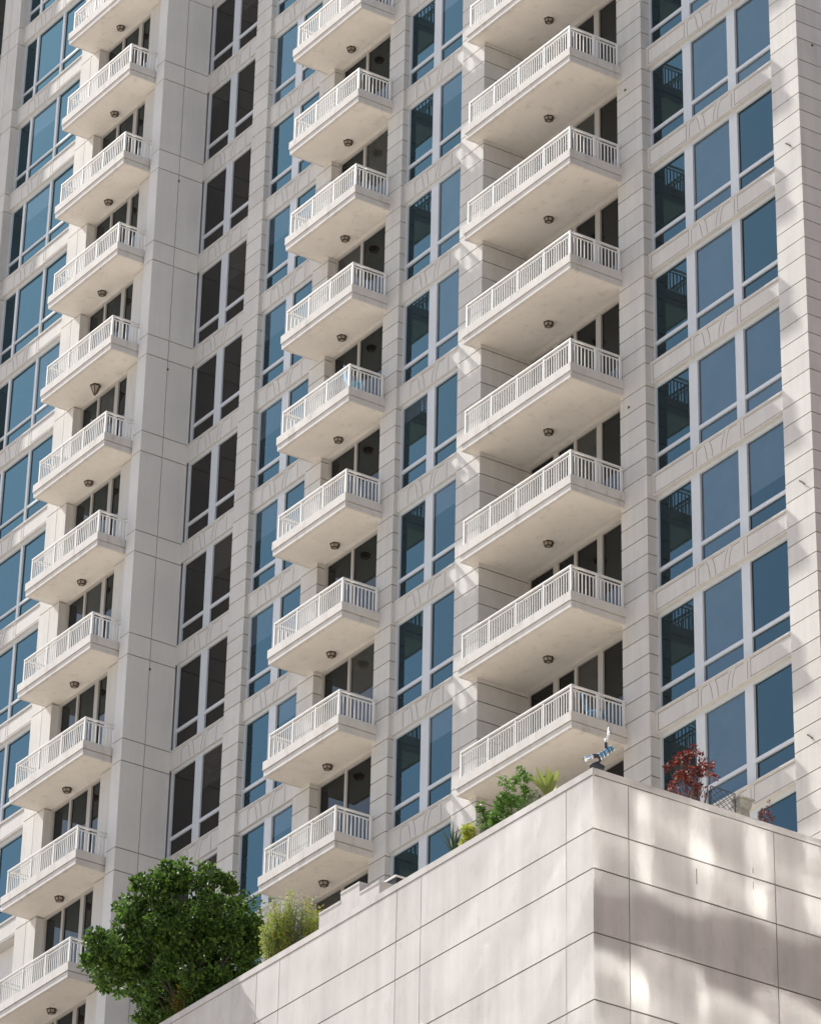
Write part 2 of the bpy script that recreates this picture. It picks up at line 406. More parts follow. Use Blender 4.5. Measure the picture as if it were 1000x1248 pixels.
# ---- balconies
def slab(x0, x1, y0, yw, rx0, rx1, yd):
    mb = MB()
    z0, zl, zg, zt = 0.132, 0.295, 0.313, 0.552
    mb.box(x0+0.025, x1-0.025, y0+0.025, yw, z0, zl)
    mb.box(x0+0.055, x1-0.055, y0+0.055, yw, zl, zg, 1)
    mb.box(x0, x1, y0, yw, zg, zt)
    mb.box(rx0, rx1, yw+0.001, yd, z0+0.002, zt-0.002)
    mb.box(x0+0.11, x1-0.075, y0+0.11, yw-0.003, z0-0.006, z0+0.002, 2)
    mb.box(rx0+0.003, rx1-0.003, yw+0.004, yd-0.003, z0-0.0055, z0+0.003, 2)
    # drip edge under the front
    mb.box(x0+0.06, x1-0.06, y0+0.06, y0+0.10, z0-0.014, z0)
    return mb

def railing(posts, y0, yw, left=True, right=True, mid=0):
    mb = MB(); zb, zt = 0.552, 1.285
    x0, x1 = posts[0], posts[-1]
    def post(x, y, s=0.045): mb.box(x-s/2, x+s/2, y-s/2, y+s/2, zb, zt-0.04)
    def run(p, q):
        (ax, ay), (bx, by) = p, q
        if abs(bx-ax) > abs(by-ay):
            a, b = min(ax,bx), max(ax,bx); y = ay
            mb.box(a, b, y-0.017, y+0.017, 1.150, 1.176); mb.box(a, b, y-0.015, y+0.015, 0.575, 0.60)
            n = max(2, round((b-a)/0.104))
            for i in range(1, n):
                x = a+(b-a)*i/n; mb.box(x-0.011, x+0.011, y-0.011, y+0.011, 0.60, 1.150)
        else:
            a, b = min(ay,by), max(ay,by); x = ax
            mb.box(x-0.017, x+0.017, a, b, 1.150, 1.176); mb.box(x-0.015, x+0.015, a, b, 0.575, 0.60)
            n = max(2, round((b-a)/0.118))
            for i in range(1, n):
                y = a+(b-a)*i/n; mb.box(x-0.0125, x+0.0125, y-0.0125, y+0.0125, 0.60, 1.150)
    for x in posts: post(x, y0, 0.06 if x in (x0, x1) else 0.05)
    for a, b in zip(posts[:-1], posts[1:]): run((a, y0), (b, y0))
    c = MB()
    c.box(x0-0.035, x1+0.035, y0-0.035, y0+0.035, 1.245, 1.285)
    for on, x in ((left, x0), (right, x1)):
        if not on: continue
        ys = [y0] + [y0+(yw-0.04-y0)*(i+1)/(mid+1) for i in range(mid+1)]
        for y in ys[1:]: post(x, y, 0.06)
        for a, b in zip(ys[:-1], ys[1:]): run((x, a), (x, b))
        c.box(x-0.035, x+0.035, y0+0.036, yw-0.012, 1.246, 1.284)
    return mb, c

def hexagon(cx, cy, r, rot=0.26):
    return [(cx+r*math.cos(rot+i*math.pi/3), cy+r*math.sin(rot+i*math.pi/3)) for i in range(6)]
def lantern(cx, cy):
    z = 0.132; mb = MB()
    mb.prism(hexagon(cx, cy, 0.148), z-0.035, z+0.004, 0)
    mb.prism(hexagon(cx, cy, 0.102), z-0.108, z-0.035, 1, 1.22)
    mb.prism(hexagon(cx, cy, 0.107), z-0.120, z-0.109, 0)
    mb.prism(hexagon(cx, cy, 0.066), z-0.126, z-0.121, 1)
    for i in range(6):
        t = 0.26+i*math.pi/3
        mb.tube([(cx+0.107*math.cos(t), cy+0.107*math.sin(t), z-0.115), (cx+0.132*math.cos(t), cy+0.132*math.sin(t), z-0.032)], 0.012, 4, 0)
    return mb
def pendant(cx, cy):
    z = 0.132; mb = MB()
    mb.prism(hexagon(cx, cy, 0.17), z-0.05, z+0.004, 0)
    mb.prism(hexagon(cx, cy, 0.045), z-0.28, z-0.05, 1, 3.2)
    mb.prism(hexagon(cx, cy, 0.016), z-0.35, z-0.281, 0, 2.6)
    for i in range(6):
        t = 0.26+i*math.pi/3
        mb.tube([(cx+0.05*math.cos(t), cy+0.05*math.sin(t), z-0.29), (cx+0.152*math.cos(t), cy+0.152*math.sin(t), z-0.045)], 0.012, 4, 0)
    return mb

STACKS = [
  (slab(-92.60,-87.59,62.59,64.40,-92.25,-87.76,64.66), railing([-92.44,-91.24,-90.06,-88.86,-87.68],62.67,64.28,left=False,mid=1), lantern(-90.27,63.80), range(-4, 8), None),
  (slab(-100.56,-96.90,61.80,63.10,-100.07,-97.12,63.34), railing([-100.34,-99.21,-98.11,-96.99],61.88,62.99), lantern(-98.90,62.79), range(-4, 8), None),
  (slab(-112.40,-108.27,60.63,61.90,-111.97,-109.09,61.92), railing([-112.18,-110.90,-109.66,-108.38],60.72,61.70), lantern(-110.50,61.46), range(-4, 11), 3),
  (slab(-122.6,-119.20,60.85,61.90,-122.5,-119.40,61.92), railing([-122.5,-121.5,-120.4,-119.31],60.94,61.70), lantern(-121.3,61.46), range(-1, 12), None)]
for sl, (rl, cap), lamp, ks, odd in STACKS:
    first = None
    for k in ks:
        if first is None:
            first = part(sl, 'balcony', [M_SLAB, M_JOINT, M_SOFFIT], at(k))
            rl.build('railing', M_RAIL, first); cap.build('handrail', M_RAIL, first)
            lm = lamp.build('ceiling_lamp', [M_BRONZE, M_LAMPG], first)
        else:
            c = copy_tree(first, at(k), tower)
            if odd is not None and k == odd:
                for ch in c.children:
                    if ch.name.startswith('ceiling_lamp'):
                        me = pendant(-110.50, 61.46)
                        old = ch; bpy.data.objects.remove(old)
                        o = me.build('ceiling_lamp', [M_BRONZE, M_LAMPG], c)
                        o['label'] = 'cone shaped hanging bronze lantern'
                        break

# ------------------------------------------------------------------ PODIUM BUILDING
PX, PY, PZ = -74.803, 54.0, 42.261
pod = tag(empty('podium_building', (PX-3, PY+4, GZ)), 'low pale stone building with a planted roof garden in front of the tower', 'building')
POFF = (-(PX-3), -(PY+4), -GZ)
zs = [42.112, 40.944, 40.089, 38.729, 37.329]
while zs[-1] > 2: zs += [zs[-1]-0.855-0.4, zs[-1]-0.855-0.4-1.36]
zs.append(GZ)
mb = MB()
g2 = 0.015
T = 0.36
xs = [PX-0.947]; 
while xs[-1] > -130: xs += [xs[-1]-4.72-0.66 if len(xs) == 1 else xs[-1]-4.70, 0]; xs[-1] = xs[-2]-0.95
ys = [PY+0.905]
while ys[-1] < 95: ys += [ys[-1]+3.79, 0]; ys[-1] = ys[-2]+0.95 if len(ys) > 3 else ys[-2]+3.79
mb.box(xs[-1], PX-0.02, PY+0.02, PY+T-0.02, GZ, PZ-0.16, 1)
mb.box(PX-T+0.02, PX-0.02, PY+T-0.02, ys[-1], GZ, PZ-0.16, 1)
for zt, zb in zip(zs[:-1], zs[1:]):
    a, b = zb+g2, zt-g2
    mb.box(PX-0.947+g2*0.7, PX, PY, PY+0.905-g2*0.7, a, b)
    for x1, x0 in zip(xs[:-1], xs[1:]): mb.box(x0+g2*0.7, x1-g2*0.7, PY, PY+T, a, b)
    for y0, y1 in zip(ys[:-1], ys[1:]): mb.box(PX-T, PX, y0+g2*0.7, y1-g2*0.7, a, b)
mb.box(PX-0.01, PX+0.003, 56.63, 56.65, 40.42, 40.76, 1); mb.box(PX-0.01, PX+0.003, 58.11, 58.125, 41.05, 41.16, 1); mb.box(PX-0.01, PX+0.003, 58.11, 58.12, 40.70, 40.86, 1)
mb.build('wall', [M_POD, M_JOINT], pod, POFF)
mb = MB()
mb.box(-130, PX+0.012, PY-0.012, PY+0.42, PZ-0.145, PZ)
mb.box(PX-0.42, PX+0.012, PY+0.4202, 95, PZ-0.145, PZ)
mb.build('coping', M_POD, pod, POFF)
mb = MB(); mb.box(-128, -95.3, PY+T+0.01, 60.4, 40.6, 41.2); mb.build('planting_bed', M_SOIL, pod, POFF)
mb = MB(); mb.box(-95.29, PX-T-0.01, PY+T+0.01, 60.4, 40.6, 41.2); mb.box(-92, PX-T-0.01, 60.42, 64.2, 40.6, 41.2); mb.box(-79.5, PX-T-0.01, 64.21, 94, 40.6, 41.2)
mb.build('roof', M_PAVE, pod, POFF)
for (x0, x1, zt) in ((-85.99,-85.12,43.035), (-85.118,-84.36,43.22), (-84.358,-83.555,42.965)):
    mb = MB(); mb.box(x0, x1, 54.50, 54.86, 41.2, zt-0.05); mb.box(x0, x1, 54.488, 54.872, zt-0.048, zt)
    mb.build('stepped_parapet', M_POD, pod, POFF)

# black planter behind the step
pl = tag(empty('metal_planter', (-83.8, 55.22, 41.2)), 'black box planter with a pale rim behind the end of the stepped parapet', 'planter')
mb = MB(); mb.box(-0.35, 0.30, -0.32, 0.38, 0, 1.93); mb.build('box', M_BLACK, pl)
mb = MB(); mb.box(-0.38, 0.33, -0.35, -0.31, 1.931, 1.97); mb.box(-0.38, 0.33, 0.37, 0.41, 1.931, 1.97); mb.box(-0.38, -0.34, -0.308, 0.368, 1.931, 1.97); mb.box(0.29, 0.33, -0.308, 0.368, 1.931, 1.97)
mb.build('rim', M_RAIL, pl)
mb = MB(); mb.box(-0.335, 0.285, -0.305, 0.365, 1.80, 1.935); mb.build('soil', M_SOIL, pl)

# ------------------------------------------------------------------ mirror-glass block across the street (out of frame, added to cut sky and throw sun onto the podium)
OX, OY = -54.0, 47.2
TOPZ = 72.4
off = tag(empty('unseen_office_building', (OX+12, OY+25, GZ)), 'unseen brown granite office block with mirror glass windows across the street at the right', 'office building')
OOFF = (-(OX+12), -(OY+25), -GZ)
W, FH, PH = 1.47, 3.75, 2.0
Z0 = 62.6-18*FH+1.0
mb = MB(); mb.box(OX+0.12, OX+24, OY, OY+50, GZ, TOPZ)
zz = 62.6-17*FH
mb.box(OX, OX+0.118, OY, OY+50, GZ, zz)
while zz < TOPZ-4:
    mb.box(OX, OX+0.118, OY, OY+50, zz+PH, min(zz+FH, TOPZ)); zz += FH
mb.build('wall', M_BROWN, off, OOFF)
mb = MB(); mb.box(OX-0.3, OX+24.3, OY-0.3, OY+50.3, TOPZ+0.01, TOPZ+0.8); mb.build('roof', M_PAVE, off, OOFF)
mw = MB(); rnd = random.Random(7)
zz = 62.6-17*FH
while zz < TOPZ-4:
    n = int(49.5/W)
    for i in range(n):
        y0 = OY+0.33+i*W+0.01; y1 = y0+W-0.02; z0, z1 = zz, zz+PH
        # panes bowed and rippled to shape the sun patches on the podium
        bh, bv, ph = rnd.uniform(0.0008, 0.0022), rnd.uniform(0.0010, 0.0024), rnd.uniform(0, 6.28); ty = rnd.uniform(-0.0014, 0.0014); tz = rnd.uniform(-0.0012, 0.0012)
        g = 13; idx = {}
        for a in range(g):
            for b in range(g):
                u, v = a/(g-1), b/(g-1)
                x = OX+0.075-bh*(1-(2*u-1)**2)-bv*(1-(2*v-1)**2)*(1-0.8*(2*u-1)**2) + 0.00030*math.sin(9.5*v+ph+2.2*u) + ty*(u-.5)*W*2 + tz*(v-.5)*4
                idx[a,b] = len(mw.v); mw.v.append((x, y0+(y1-y0)*u, z0+(z1-z0)*v))
        for a in range(g-1):
            for b in range(g-1):
                mw.f.append((idx[a,b], idx[a,b+1], idx[a+1,b+1], idx[a+1,b])); mw.m.append(0)
    zz += FH
mw.build('window', M_MIRROR, off, OOFF, smooth=True)

# ------------------------------------------------------------------ PLANTS
RT = Vector((0.553, 0.833, 0)); DP = Vector((-0.833, 0.553, 0)); UP = Vector((0, 0, 1))
rng = np.random.default_rng(11)

def in_poly(x, y, poly):
    c = False; j = len(poly)-1
    for i in range(len(poly)):
        xi, yi = poly[i]; xj, yj = poly[j]
        if (yi > y) != (yj > y) and x < (xj-xi)*(y-yi)/(yj-yi+1e-12)+xi: c = not c
        j = i
    return c

def leaves(points, normals, length, width, jitter=0.9, m=None, droop=0.0):
    """diamond leaves folded along the midrib: one mesh"""
    n = len(points)
    d = normals + rng.normal(0, jitter, (n, 3)); d[:, 2] -= droop
    d /= np.linalg.norm(d, axis=1)[:, None] + 1e-9
    t = rng.normal(0, 1, (n, 3)); s = np.cross(d, t); s /= np.linalg.norm(s, axis=1)[:, None] + 1e-9
    u = np.cross(s, d)
    L = (length*rng.uniform(0.7, 1.3, n))[:, None]; W = (width*rng.uniform(0.7, 1.3, n))[:, None]
    a = points; b = points + d*L*0.5 + s*W*0.5 + u*W*0.18; c = points + d*L; e = points + d*L*0.5 - s*W*0.5 + u*W*0.18
    v = np.stack([a, b, c, e], 1).reshape(-1, 3)
    idx = np.arange(n)*4
    f = np.concatenate([np.stack([idx, idx+1, idx+2], 1), np.stack([idx, idx+2, idx+3], 1)])
    return v, f

def foliage(name, v, f, mat, parent):
    me = bpy.data.meshes.new(name)
    me.from_pydata(v.tolist(), [], f.tolist()); me.materials.append(mat); me.update()
    o = bpy.data.objects.new(name, me)
    return link(o, parent)

def loc3(a, b, c): return RT*a + UP*b + DP*c

def crown(poly, depth, n_cl, cl_r, per, length, width, jitter=0.9, droop=0.15, gaps=0.12, lobes=0, spread=0.3):
    """leaf clumps spread through a volume whose outline follows poly (metres: across, up)"""
    P = np.array(poly); lo, hi = P.min(0), P.max(0); cx, cy = (lo+hi)/2; w = (hi-lo)/2
    cl = []; tries = 0; lob = []
    while len(lob) < lobes:
        x, y = rng.uniform(lo[0], hi[0]), rng.uniform(lo[1], hi[1])
        if in_poly(x, y, poly) and all((x-a)**2+(y-b)**2 > 0.16 or rng.random() < 0.25 for a, b, _ in lob):
            rr = ((x-cx)/w[0])**2 + ((y-cy)/w[1])**2
            lob.append((x, y, rng.uniform(-1, 1)*depth*math.sqrt(max(0.08, 1-0.85*rr))))
    while len(cl) < n_cl and tries < n_cl*80:
        tries += 1
        x, y = rng.uniform(lo[0], hi[0]), rng.uniform(lo[1], hi[1])
        lz = None
        if lobes and rng.random() < 0.84:
            L0 = lob[rng.integers(lobes)]
            x, y = L0[0]+rng.normal(0, spread), L0[1]+rng.normal(0, spread*0.8); lz = L0[2]+rng.normal(0, spread*1.2)
        if not in_poly(x, y, poly): continue
        rr = ((x-cx)/w[0])**2 + ((y-cy)/w[1])**2
        z = depth*math.sqrt(max(0.06, 1-0.85*rr))
        c = rng.uniform(-z, z)
        if rng.random() < 0.45: c = math.copysign(z*rng.uniform(0.7, 1.0), c)
        if lz is not None: c = max(-z*1.05, min(z*1.05, lz))
        if rng.random() < gaps: continue
        cl.append((x, y, c))
    pts, nor = [], []
    for (x, y, c) in cl:
        k = int(per*rng.uniform(0.5, 1.5)); r = cl_r*rng.uniform(0.55, 1.35)
        d = rng.normal(0, 1, (k, 3)); d /= np.linalg.norm(d, axis=1)[:, None]
        rad = r*rng.uniform(0.25, 1.0, k)[:, None]**0.6
        o = np.array(loc3(x, y, c))
        pts.append(o + d*rad*np.array([1, 1, 0.8])); nor.append(d)
    return cl, *leaves(np.concatenate(pts), np.concatenate(nor), length, width, jitter, droop=droop)

def branches(base, targets, r0, seg=6):
    mb = MB()
    for t in targets:
        t = Vector(t); b = Vector(base)
        m1 = b.lerp(t, 0.35) + Vector((random.uniform(-.1,.1), random.uniform(-.1,.1), 0.12*(t-b).length))
        m2 = b.lerp(t, 0.7) + Vector((random.uniform(-.12,.12), random.uniform(-.12,.12), 0.06*(t-b).length))
        mb.tube([b, m1, m2, t], [r0, r0*0.7, r0*0.42, r0*0.14], seg)
    return mb

L_TREE = leaf('glossy_green_leaf', (0.014, 0.034, 0.008), (0.10, 0.185, 0.028), 0.55, 0.28)
L_OLIVE = leaf('olive_leaf', (0.13, 0.18, 0.03), (0.27, 0.31, 0.06), 0.5, 0.35, (0.36, 0.19, 0.06))
L_OLIVE2 = leaf('grey_green_leaf', (0.13, 0.16, 0.09), (0.20, 0.22, 0.13), 0.6, 0.3)
L_GREEN = leaf('mid_green_leaf', (0.05, 0.11, 0.02), (0.12, 0.22, 0.04), 0.4, 0.3)
L_YEL = leaf('yellow_green_leaf', (0.18, 0.24, 0.03), (0.36, 0.36, 0.05), 0.45, 0.35)
L_STRAP = leaf('strap_leaf', (0.06, 0.09, 0.03), (0.20, 0.23, 0.05), 0.4, 0.3)
L_GOLD = leaf('golden_leaf', (0.10, 0.09, 0.02), (0.24, 0.18, 0.025), 0.5, 0.3)
L_RED = leaf('maroon_leaf', (0.03, 0.009, 0.009), (0.14, 0.022, 0.014), 0.5, 0.28, (0.42, 0.09, 0.03))
L_DARK = leaf('dark_spiky_leaf', (0.02, 0.045, 0.025), (0.05, 0.09, 0.04), 0.4, 0.1)

def plant(name, label, cat, base, parts, stem_pts, r0, stem_name='stem', group=None):
    root = tag(empty(name, base), label, cat, group)
    for nm, (v, f), mat, off in parts:
        o = foliage(nm, v, f, mat, root); o.location = off
    mb = branches((0, 0, 0), stem_pts, r0)
    mb.build(stem_name, M_BARK, root, smooth=True)
    return root

# the big tree at the left end of the roof garden
TREE = [(-0.58,1.98),(-0.15,2.17),(0.06,1.9),(0.32,1.7),(1.0,1.8),(1.21,1.63),(1.56,1.54),(1.78,1.19),(1.93,0.99),(1.98,0.27),(2.05,-0.6),(1.6,-1.6),(0.6,-2.2),(-0.33,-2.3),(-0.78,-2.05),(-0.74,-1.77),(-1.04,-1.63),(-1.08,-1.37),(-1.41,-1.18),(-1.5,-0.87),(-1.73,-0.78),(-2.01,-0.99),(-2.22,-0.8),(-2.43,-0.55),(-2.4,-0.14),(-2.27,0.18),(-2.03,0.34),(-1.84,0.55),(-1.51,0.72),(-1.48,1.18),(-1.19,1.29),(-1.11,1.55),(-0.81,1.66)]
tb = Vector((-92.27, 54.70, 44.47))
base = Vector((-92.10, 54.85, 41.2)); off = tb-base
shr = [(a*0.90, b*0.86-0.16) for a, b in TREE]
cl, v, f = crown(shr, 1.6, 330, 0.25, 110, 0.125, 0.078, gaps=0.05, lobes=30, spread=0.31)
root = tag(empty('broadleaf_tree', base), 'large dark green leafy tree overhanging the left end of the pale podium wall', 'tree')
o = foliage('crown', v, f, L_TREE, root); o.location = off
mb = MB()
mb.tube([(0,0,0),(0.05,0,0.6),(-0.03,0.04,1.1),(0.05,0.0,1.7)], [0.16,0.13,0.11,0.09], 9)
tgt = [Vector(loc3(*c))+off for c in random.sample(cl, 16)]
for t in tgt:
    s = Vector((0,0,random.uniform(0.9,1.7)))
    m = s.lerp(t, 0.5)+Vector((random.uniform(-.15,.15), random.uniform(-.15,.15), 0.15))
    mb.tube([s, m, t], [0.045, 0.025, 0.008], 5)
mb.build('trunk', M_BARK, root, smooth=True)

def shrub(name, label, cat, centre, poly, depth, n, r, per, ln, wd, mat, part='foliage', group=None, drop=1.7, **kw):
    c = Vector(centre); base = Vector((c.x, c.y, 41.2)); off = c-base
    cl, v, f = crown(poly, depth, n, r, per, ln, wd, **kw)
    tg = [Vector(loc3(*q))+off for q in random.sample(cl, min(12, len(cl)))]
    return plant(name, label, cat, base, [(part, (v, f), mat, off)], tg, 0.025, group=group)

OLIVE = [(-0.67,-0.22),(-0.55,0.37),(-0.37,0.79),(-0.25,0.59),(-0.03,0.83),(0.14,0.89),(0.31,0.84),(0.45,0.73),(0.68,0.56),(0.69,0.03),(0.60,-0.9),(-0.2,-1.0),(-0.55,-0.95),(-0.64,-0.69)]
# feathery upright olive shrub
c = Vector((-87.89, 54.92, 43.45)); base = Vector((c.x, c.y, 41.2)); off = c-base
root = tag(empty('olive_shrub', base), 'feathery yellow green shrub with rusty tips beside the big tree', 'shrub')
pts, nor, pts2, nor2, stems = [], [], [], [], []
for i in range(230):
    while True:
        x, y = rng.uniform(-0.67, 0.69), rng.uniform(-0.3, 0.9)
        if in_poly(x, y, OLIVE): break
    z = rng.uniform(-0.4, 0.4)*math.sqrt(max(0.1, 1-(x/0.75)**2))
    top = np.array(loc3(x, y, z)); bot = np.array(loc3(x*0.6, -1.4, z*0.6))
    n = 60; t = rng.uniform(0.15, 1.0, n)[:, None]**0.7
    p = bot + (top-bot)*t + rng.normal(0, 0.05, (n, 3))
    d = (top-bot)/np.linalg.norm(top-bot)
    (pts if (x < 0.05 or x > 0.3) else pts2).append(p); (nor if (x < 0.05 or x > 0.3) else nor2).append(np.repeat(d[None]*0.9, n, 0))
    if i % 4 == 0: stems.append((bot, top))
v, f = leaves(np.concatenate(pts), np.concatenate(nor), 0.07, 0.026, 0.95); o = foliage('foliage', v, f, L_OLIVE, root); o.location = off
v, f = leaves(np.concatenate(pts2), np.concatenate(nor2), 0.065, 0.022, 0.95); o = foliage('foliage', v, f, L_OLIVE2, root); o.location = off; o['label'] = 'grey green middle shoots'
mb = MB()
for b, t in stems: mb.tube([Vector((0,0,0)), Vector(b)+off+Vector((0,0,.3)), Vector(t)+off], [0.02, 0.012, 0.004], 4)
mb.build('stem', M_BARK, root)

shrub('leafy_shrub', 'bushy mid green shrub under the lowest large balcony', 'shrub', (-78.98,54.95,43.3),
      [(-0.36,0.12),(-0.27,0.44),(-0.06,0.66),(0.12,0.74),(0.3,0.78),(0.33,0.4),(0.28,0.0),(0.15,-0.7),(-0.5,-0.75),(-0.52,-0.3),(-0.4,-0.1)], 0.32, 70, 0.10, 42, 0.075, 0.042, L_GREEN)
shrub('trailing_shrub', 'thin arching green shrub left of the bushy one', 'shrub', (-80.26,54.95,43.48),
      [(-0.14,0.27),(-0.02,0.2),(0.12,0.0),(0.32,-0.2),(0.4,-0.5),(0.1,-0.6),(0.0,-0.2)], 0.15, 22, 0.08, 36, 0.075, 0.038, L_GREEN)
shrub('yellow_shrub', 'small yellow green shrub at the corner of the pier', 'shrub', (-80.91,54.95,43.22),
      [(0.01,0.2),(0.21,0.23),(0.25,0.0),(0.2,-0.4),(-0.15,-0.5),(-0.1,-0.2)], 0.18, 26, 0.07, 36, 0.07, 0.035, L_YEL)
shrub('low_shrub', 'low dull green shrub between the bushy shrub and the strap leaved plant', 'shrub', (-78.30,54.95,43.10),
      [(-0.2,0.15),(0.0,0.12),(0.25,0.05),(0.3,-0.5),(-0.25,-0.6)], 0.2, 26, 0.07, 36, 0.06, 0.035, L_OLIVE2)
shrub('golden_shrub', 'golden tipped low shrub below the crown of the big tree', 'shrub', (-91.62,54.78,43.06),
      [(-0.65,-0.14),(-0.3,0.04),(-0.05,0.22),(0.1,0.15),(0.05,-0.4),(-0.5,-0.5)], 0.3, 26, 0.10, 22, 0.13, 0.022, L_GOLD)

def strap_plant(name, label, centre, n, ln, w, mat, spread=0.6, stem=1.2):
    c = Vector(centre); base = Vector((c.x, c.y, 41.2)); root = tag(empty(name, base), label, 'plant')
    mb = MB(); h0 = (c.z-41.2)-ln*0.75
    for i in range(n):
        a = random.uniform(0, 6.28); s = spread*random.uniform(0.15, 1)
        d = Vector((math.cos(a), math.sin(a), 0)); side = Vector((-d.y, d.x, 0))
        L = ln*random.uniform(0.7, 1.15)
        prev = None
        for j in range(6):
            t = j/5
            p = Vector((0,0,h0)) + d*(L*s*t*(0.6+0.6*t)) + UP*(L*(t-0.30*s*t*t))
            ww = w*math.sin(math.pi*min(0.97, 0.12+0.86*t))*0.5
            cur = (p-side*ww+UP*ww*0.3, p, p+side*ww+UP*ww*0.3)
            if prev:
                mb.face([prev[0], prev[1], cur[1], cur[0]]); mb.face([prev[1], prev[2], cur[2], cur[1]])
            prev = cur
    # one island per leaf
    me = bpy.data.meshes.new('leaf'); 
    vs, fs, key = [], [], {}
    for fa in mb.f:
        q = []
        for i in fa:
            kk = tuple(round(x, 5) for x in mb.v[i])
            if kk not in key: key[kk] = len(vs); vs.append(mb.v[i])
            q.append(key[kk])
        fs.append(tuple(q))
    me.from_pydata(vs, [], fs); me.materials.append(mat); me.update()
    o = bpy.data.objects.new('foliage', me); link(o, root)
    st = MB(); st.tube([(0,0,0),(0.02,0,h0*0.5),(0,0,h0+0.08)], [0.035,0.03,0.03], 7); st.build('stem', M_BARK, root, smooth=True)
strap_plant('strap_leaf_plant', 'plant with broad upright yellow green strap leaves beside the podium corner', (-77.75,54.95,43.30), 30, 0.62, 0.15, L_STRAP, 0.85)
strap_plant('spiky_plant', 'dark spiky narrow leaved plant left of the small yellow green shrub', (-81.3,54.95,43.33), 34, 0.75, 0.035, L_DARK, 0.75)

# red maple and its small neighbour
mp = [(-0.59,0.2),(-0.33,0.45),(-0.08,0.61),(0.15,0.47),(0.4,0.51),(0.45,0.33),(0.68,0.25),(0.42,0.06),(0.22,-0.04),(0.33,-0.31),(0.19,-0.46),(-0.04,-0.6),(-0.38,-0.55),(-0.57,-0.35),(-0.35,-0.05),(-0.51,0.11)]
c = Vector((-76.3, 57.76, 43.66)); base = Vector((c.x, c.y, 41.2)); off = c-base
cl, v, f = crown(mp, 0.42, 68, 0.085, 20, 0.09, 0.042, gaps=0.1, droop=0.3)
plant('red_maple', 'small maple with deep red leaves behind the right hand podium parapet', 'tree', base, [('crown', (v, f), L_RED, off)],
      [Vector(loc3(*q))+off for q in random.sample(cl, 22)], 0.03, 'trunk')
shrub('red_shrub', 'tiny tuft of red leaves against the lowest window at the right', 'shrub', (-75.7,59.25,43.02),
      [(-0.15,0.07),(-0.06,0.19),(0.13,0.14),(0.12,0.0),(0.05,-0.5),(-0.12,-0.5)], 0.12, 14, 0.055, 14, 0.075, 0.04, L_RED)

# wrought iron trellis and the tilted stone pot
tr = tag(empty('iron_trellis', (-75.75, 58.05, 41.2)), 'dark wrought iron lattice railing with scrolls beside the red maple', 'railing')
def tp(a, b): return tuple(Vector((0,1,0))*a*1.25 + UP*(b+42.97-41.2))
mb = MB(); top = 0.26
for a in (-0.22, 0.30): mb.tube([tp(a,-1.75), tp(a,top)], 0.012, 6)
for b in (top, -0.25, -0.75): mb.tube([tp(-0.22,b), tp(0.30,b)], 0.010, 6)
mb.build('frame', M_IRON, tr)
mb = MB()
for i in range(9):
    a = -0.6+i*0.13
    for s in (1, -1):
        p0 = (a, -0.25); p1 = (a+0.5*s, top)
        if s < 0: p0 = (a+0.39, -0.25); p1 = (a-0.11, top)
        # clip to the frame
        def clip(p, q):
            t0, t1 = 0.0, 1.0
            for lo_, hi_ in ((-0.22, 0.30),):
                dx = q[0]-p[0]
                ta, tb_ = (lo_-p[0])/dx, (hi_-p[0])/dx
                if ta > tb_: ta, tb_ = tb_, ta
                t0, t1 = max(t0, ta), min(t1, tb_)
            return (t0, t1) if t1-t0 > 0.05 else None
        r = clip(p0, p1)
        if r:
            q0 = (p0[0]+(p1[0]-p0[0])*r[0], p0[1]+(p1[1]-p0[1])*r[0]); q1 = (p0[0]+(p1[0]-p0[0])*r[1], p0[1]+(p1[1]-p0[1])*r[1])
            mb.tube([tp(*q0), tp(*q1)], 0.007, 5)
mb.build('lattice', M_IRON, tr)
mb = MB()
for cx, cz in ((0.38, 0.12), (0.36, -0.08)):
    mb.tube([tp(cx-0.06+0.09*math.cos(t)*(1-t/9), cz+0.09*math.sin(t)*(1-t/9)) for t in [i*0.45 for i in range(14)]], 0.007, 5)
mb.build('scroll', M_IRON, tr)

pot = tag(empty('stone_pot', (-75.75, 58.62, 41.2)), 'weathered grey stone trough on a pedestal behind the podium parapet', 'planter')
mb = MB()
mb.prism([(-0.09,-0.12),(0.09,-0.12),(0.09,0.12),(-0.09,0.12)], 0, 1.72, 0); mb.build('pedestal', M_POT, pot)
mb = MB()
mb.prism([(-0.11,-0.14),(0.11,-0.14),(0.11,0.14),(-0.11,0.14)], 1.721, 1.90, 0, 1.25)
mb.prism([(-0.16,-0.20),(0.16,-0.20),(0.16,0.20),(-0.16,0.20)], 1.901, 1.95, 0); mb.build('trough', M_POT, pot)

# chrome twin-head floodlight on the podium corner
fl = tag(empty('floodlight', (-75.26, 54.55, 41.2)), 'chrome and blue glass floodlight cluster on the sharp podium corner', 'floodlight')
def q(a, b, c=0.0): return Vector(loc3(a, b+42.96-41.2, c))
mb = MB(); mb.tube([q(-0.10,-1.76), q(-0.10,-0.42)], 0.035, 8); mb.tube([q(-0.24,-0.37), q(-0.10,-0.32), q(0.06,-0.40)], [0.05,0.075,0.05], 8)
mb.tube([q(-0.10,-0.33), q(-0.02,-0.22), q(-0.06,-0.10)], 0.03, 6); mb.build('bracket', M_IRON, fl, smooth=True)
def head(a0, b0, a1, b1, r, mat_b):
    mb = MB(); p0, p1 = q(a0,b0), q(a1,b1); d = p1-p0
    mb.tube([p0, p0+d*0.2, p0+d*0.8, p1], [r*0.75, r, r, r*0.8], 12, 1)
    for t in (0.02, 0.5, 0.98): mb.tube([p0+d*(t-0.05), p0+d*(t+0.05)], r*1.12, 12, 0)
    return mb.build('lamp_head', [M_CHROME, mat_b], fl, smooth=False)
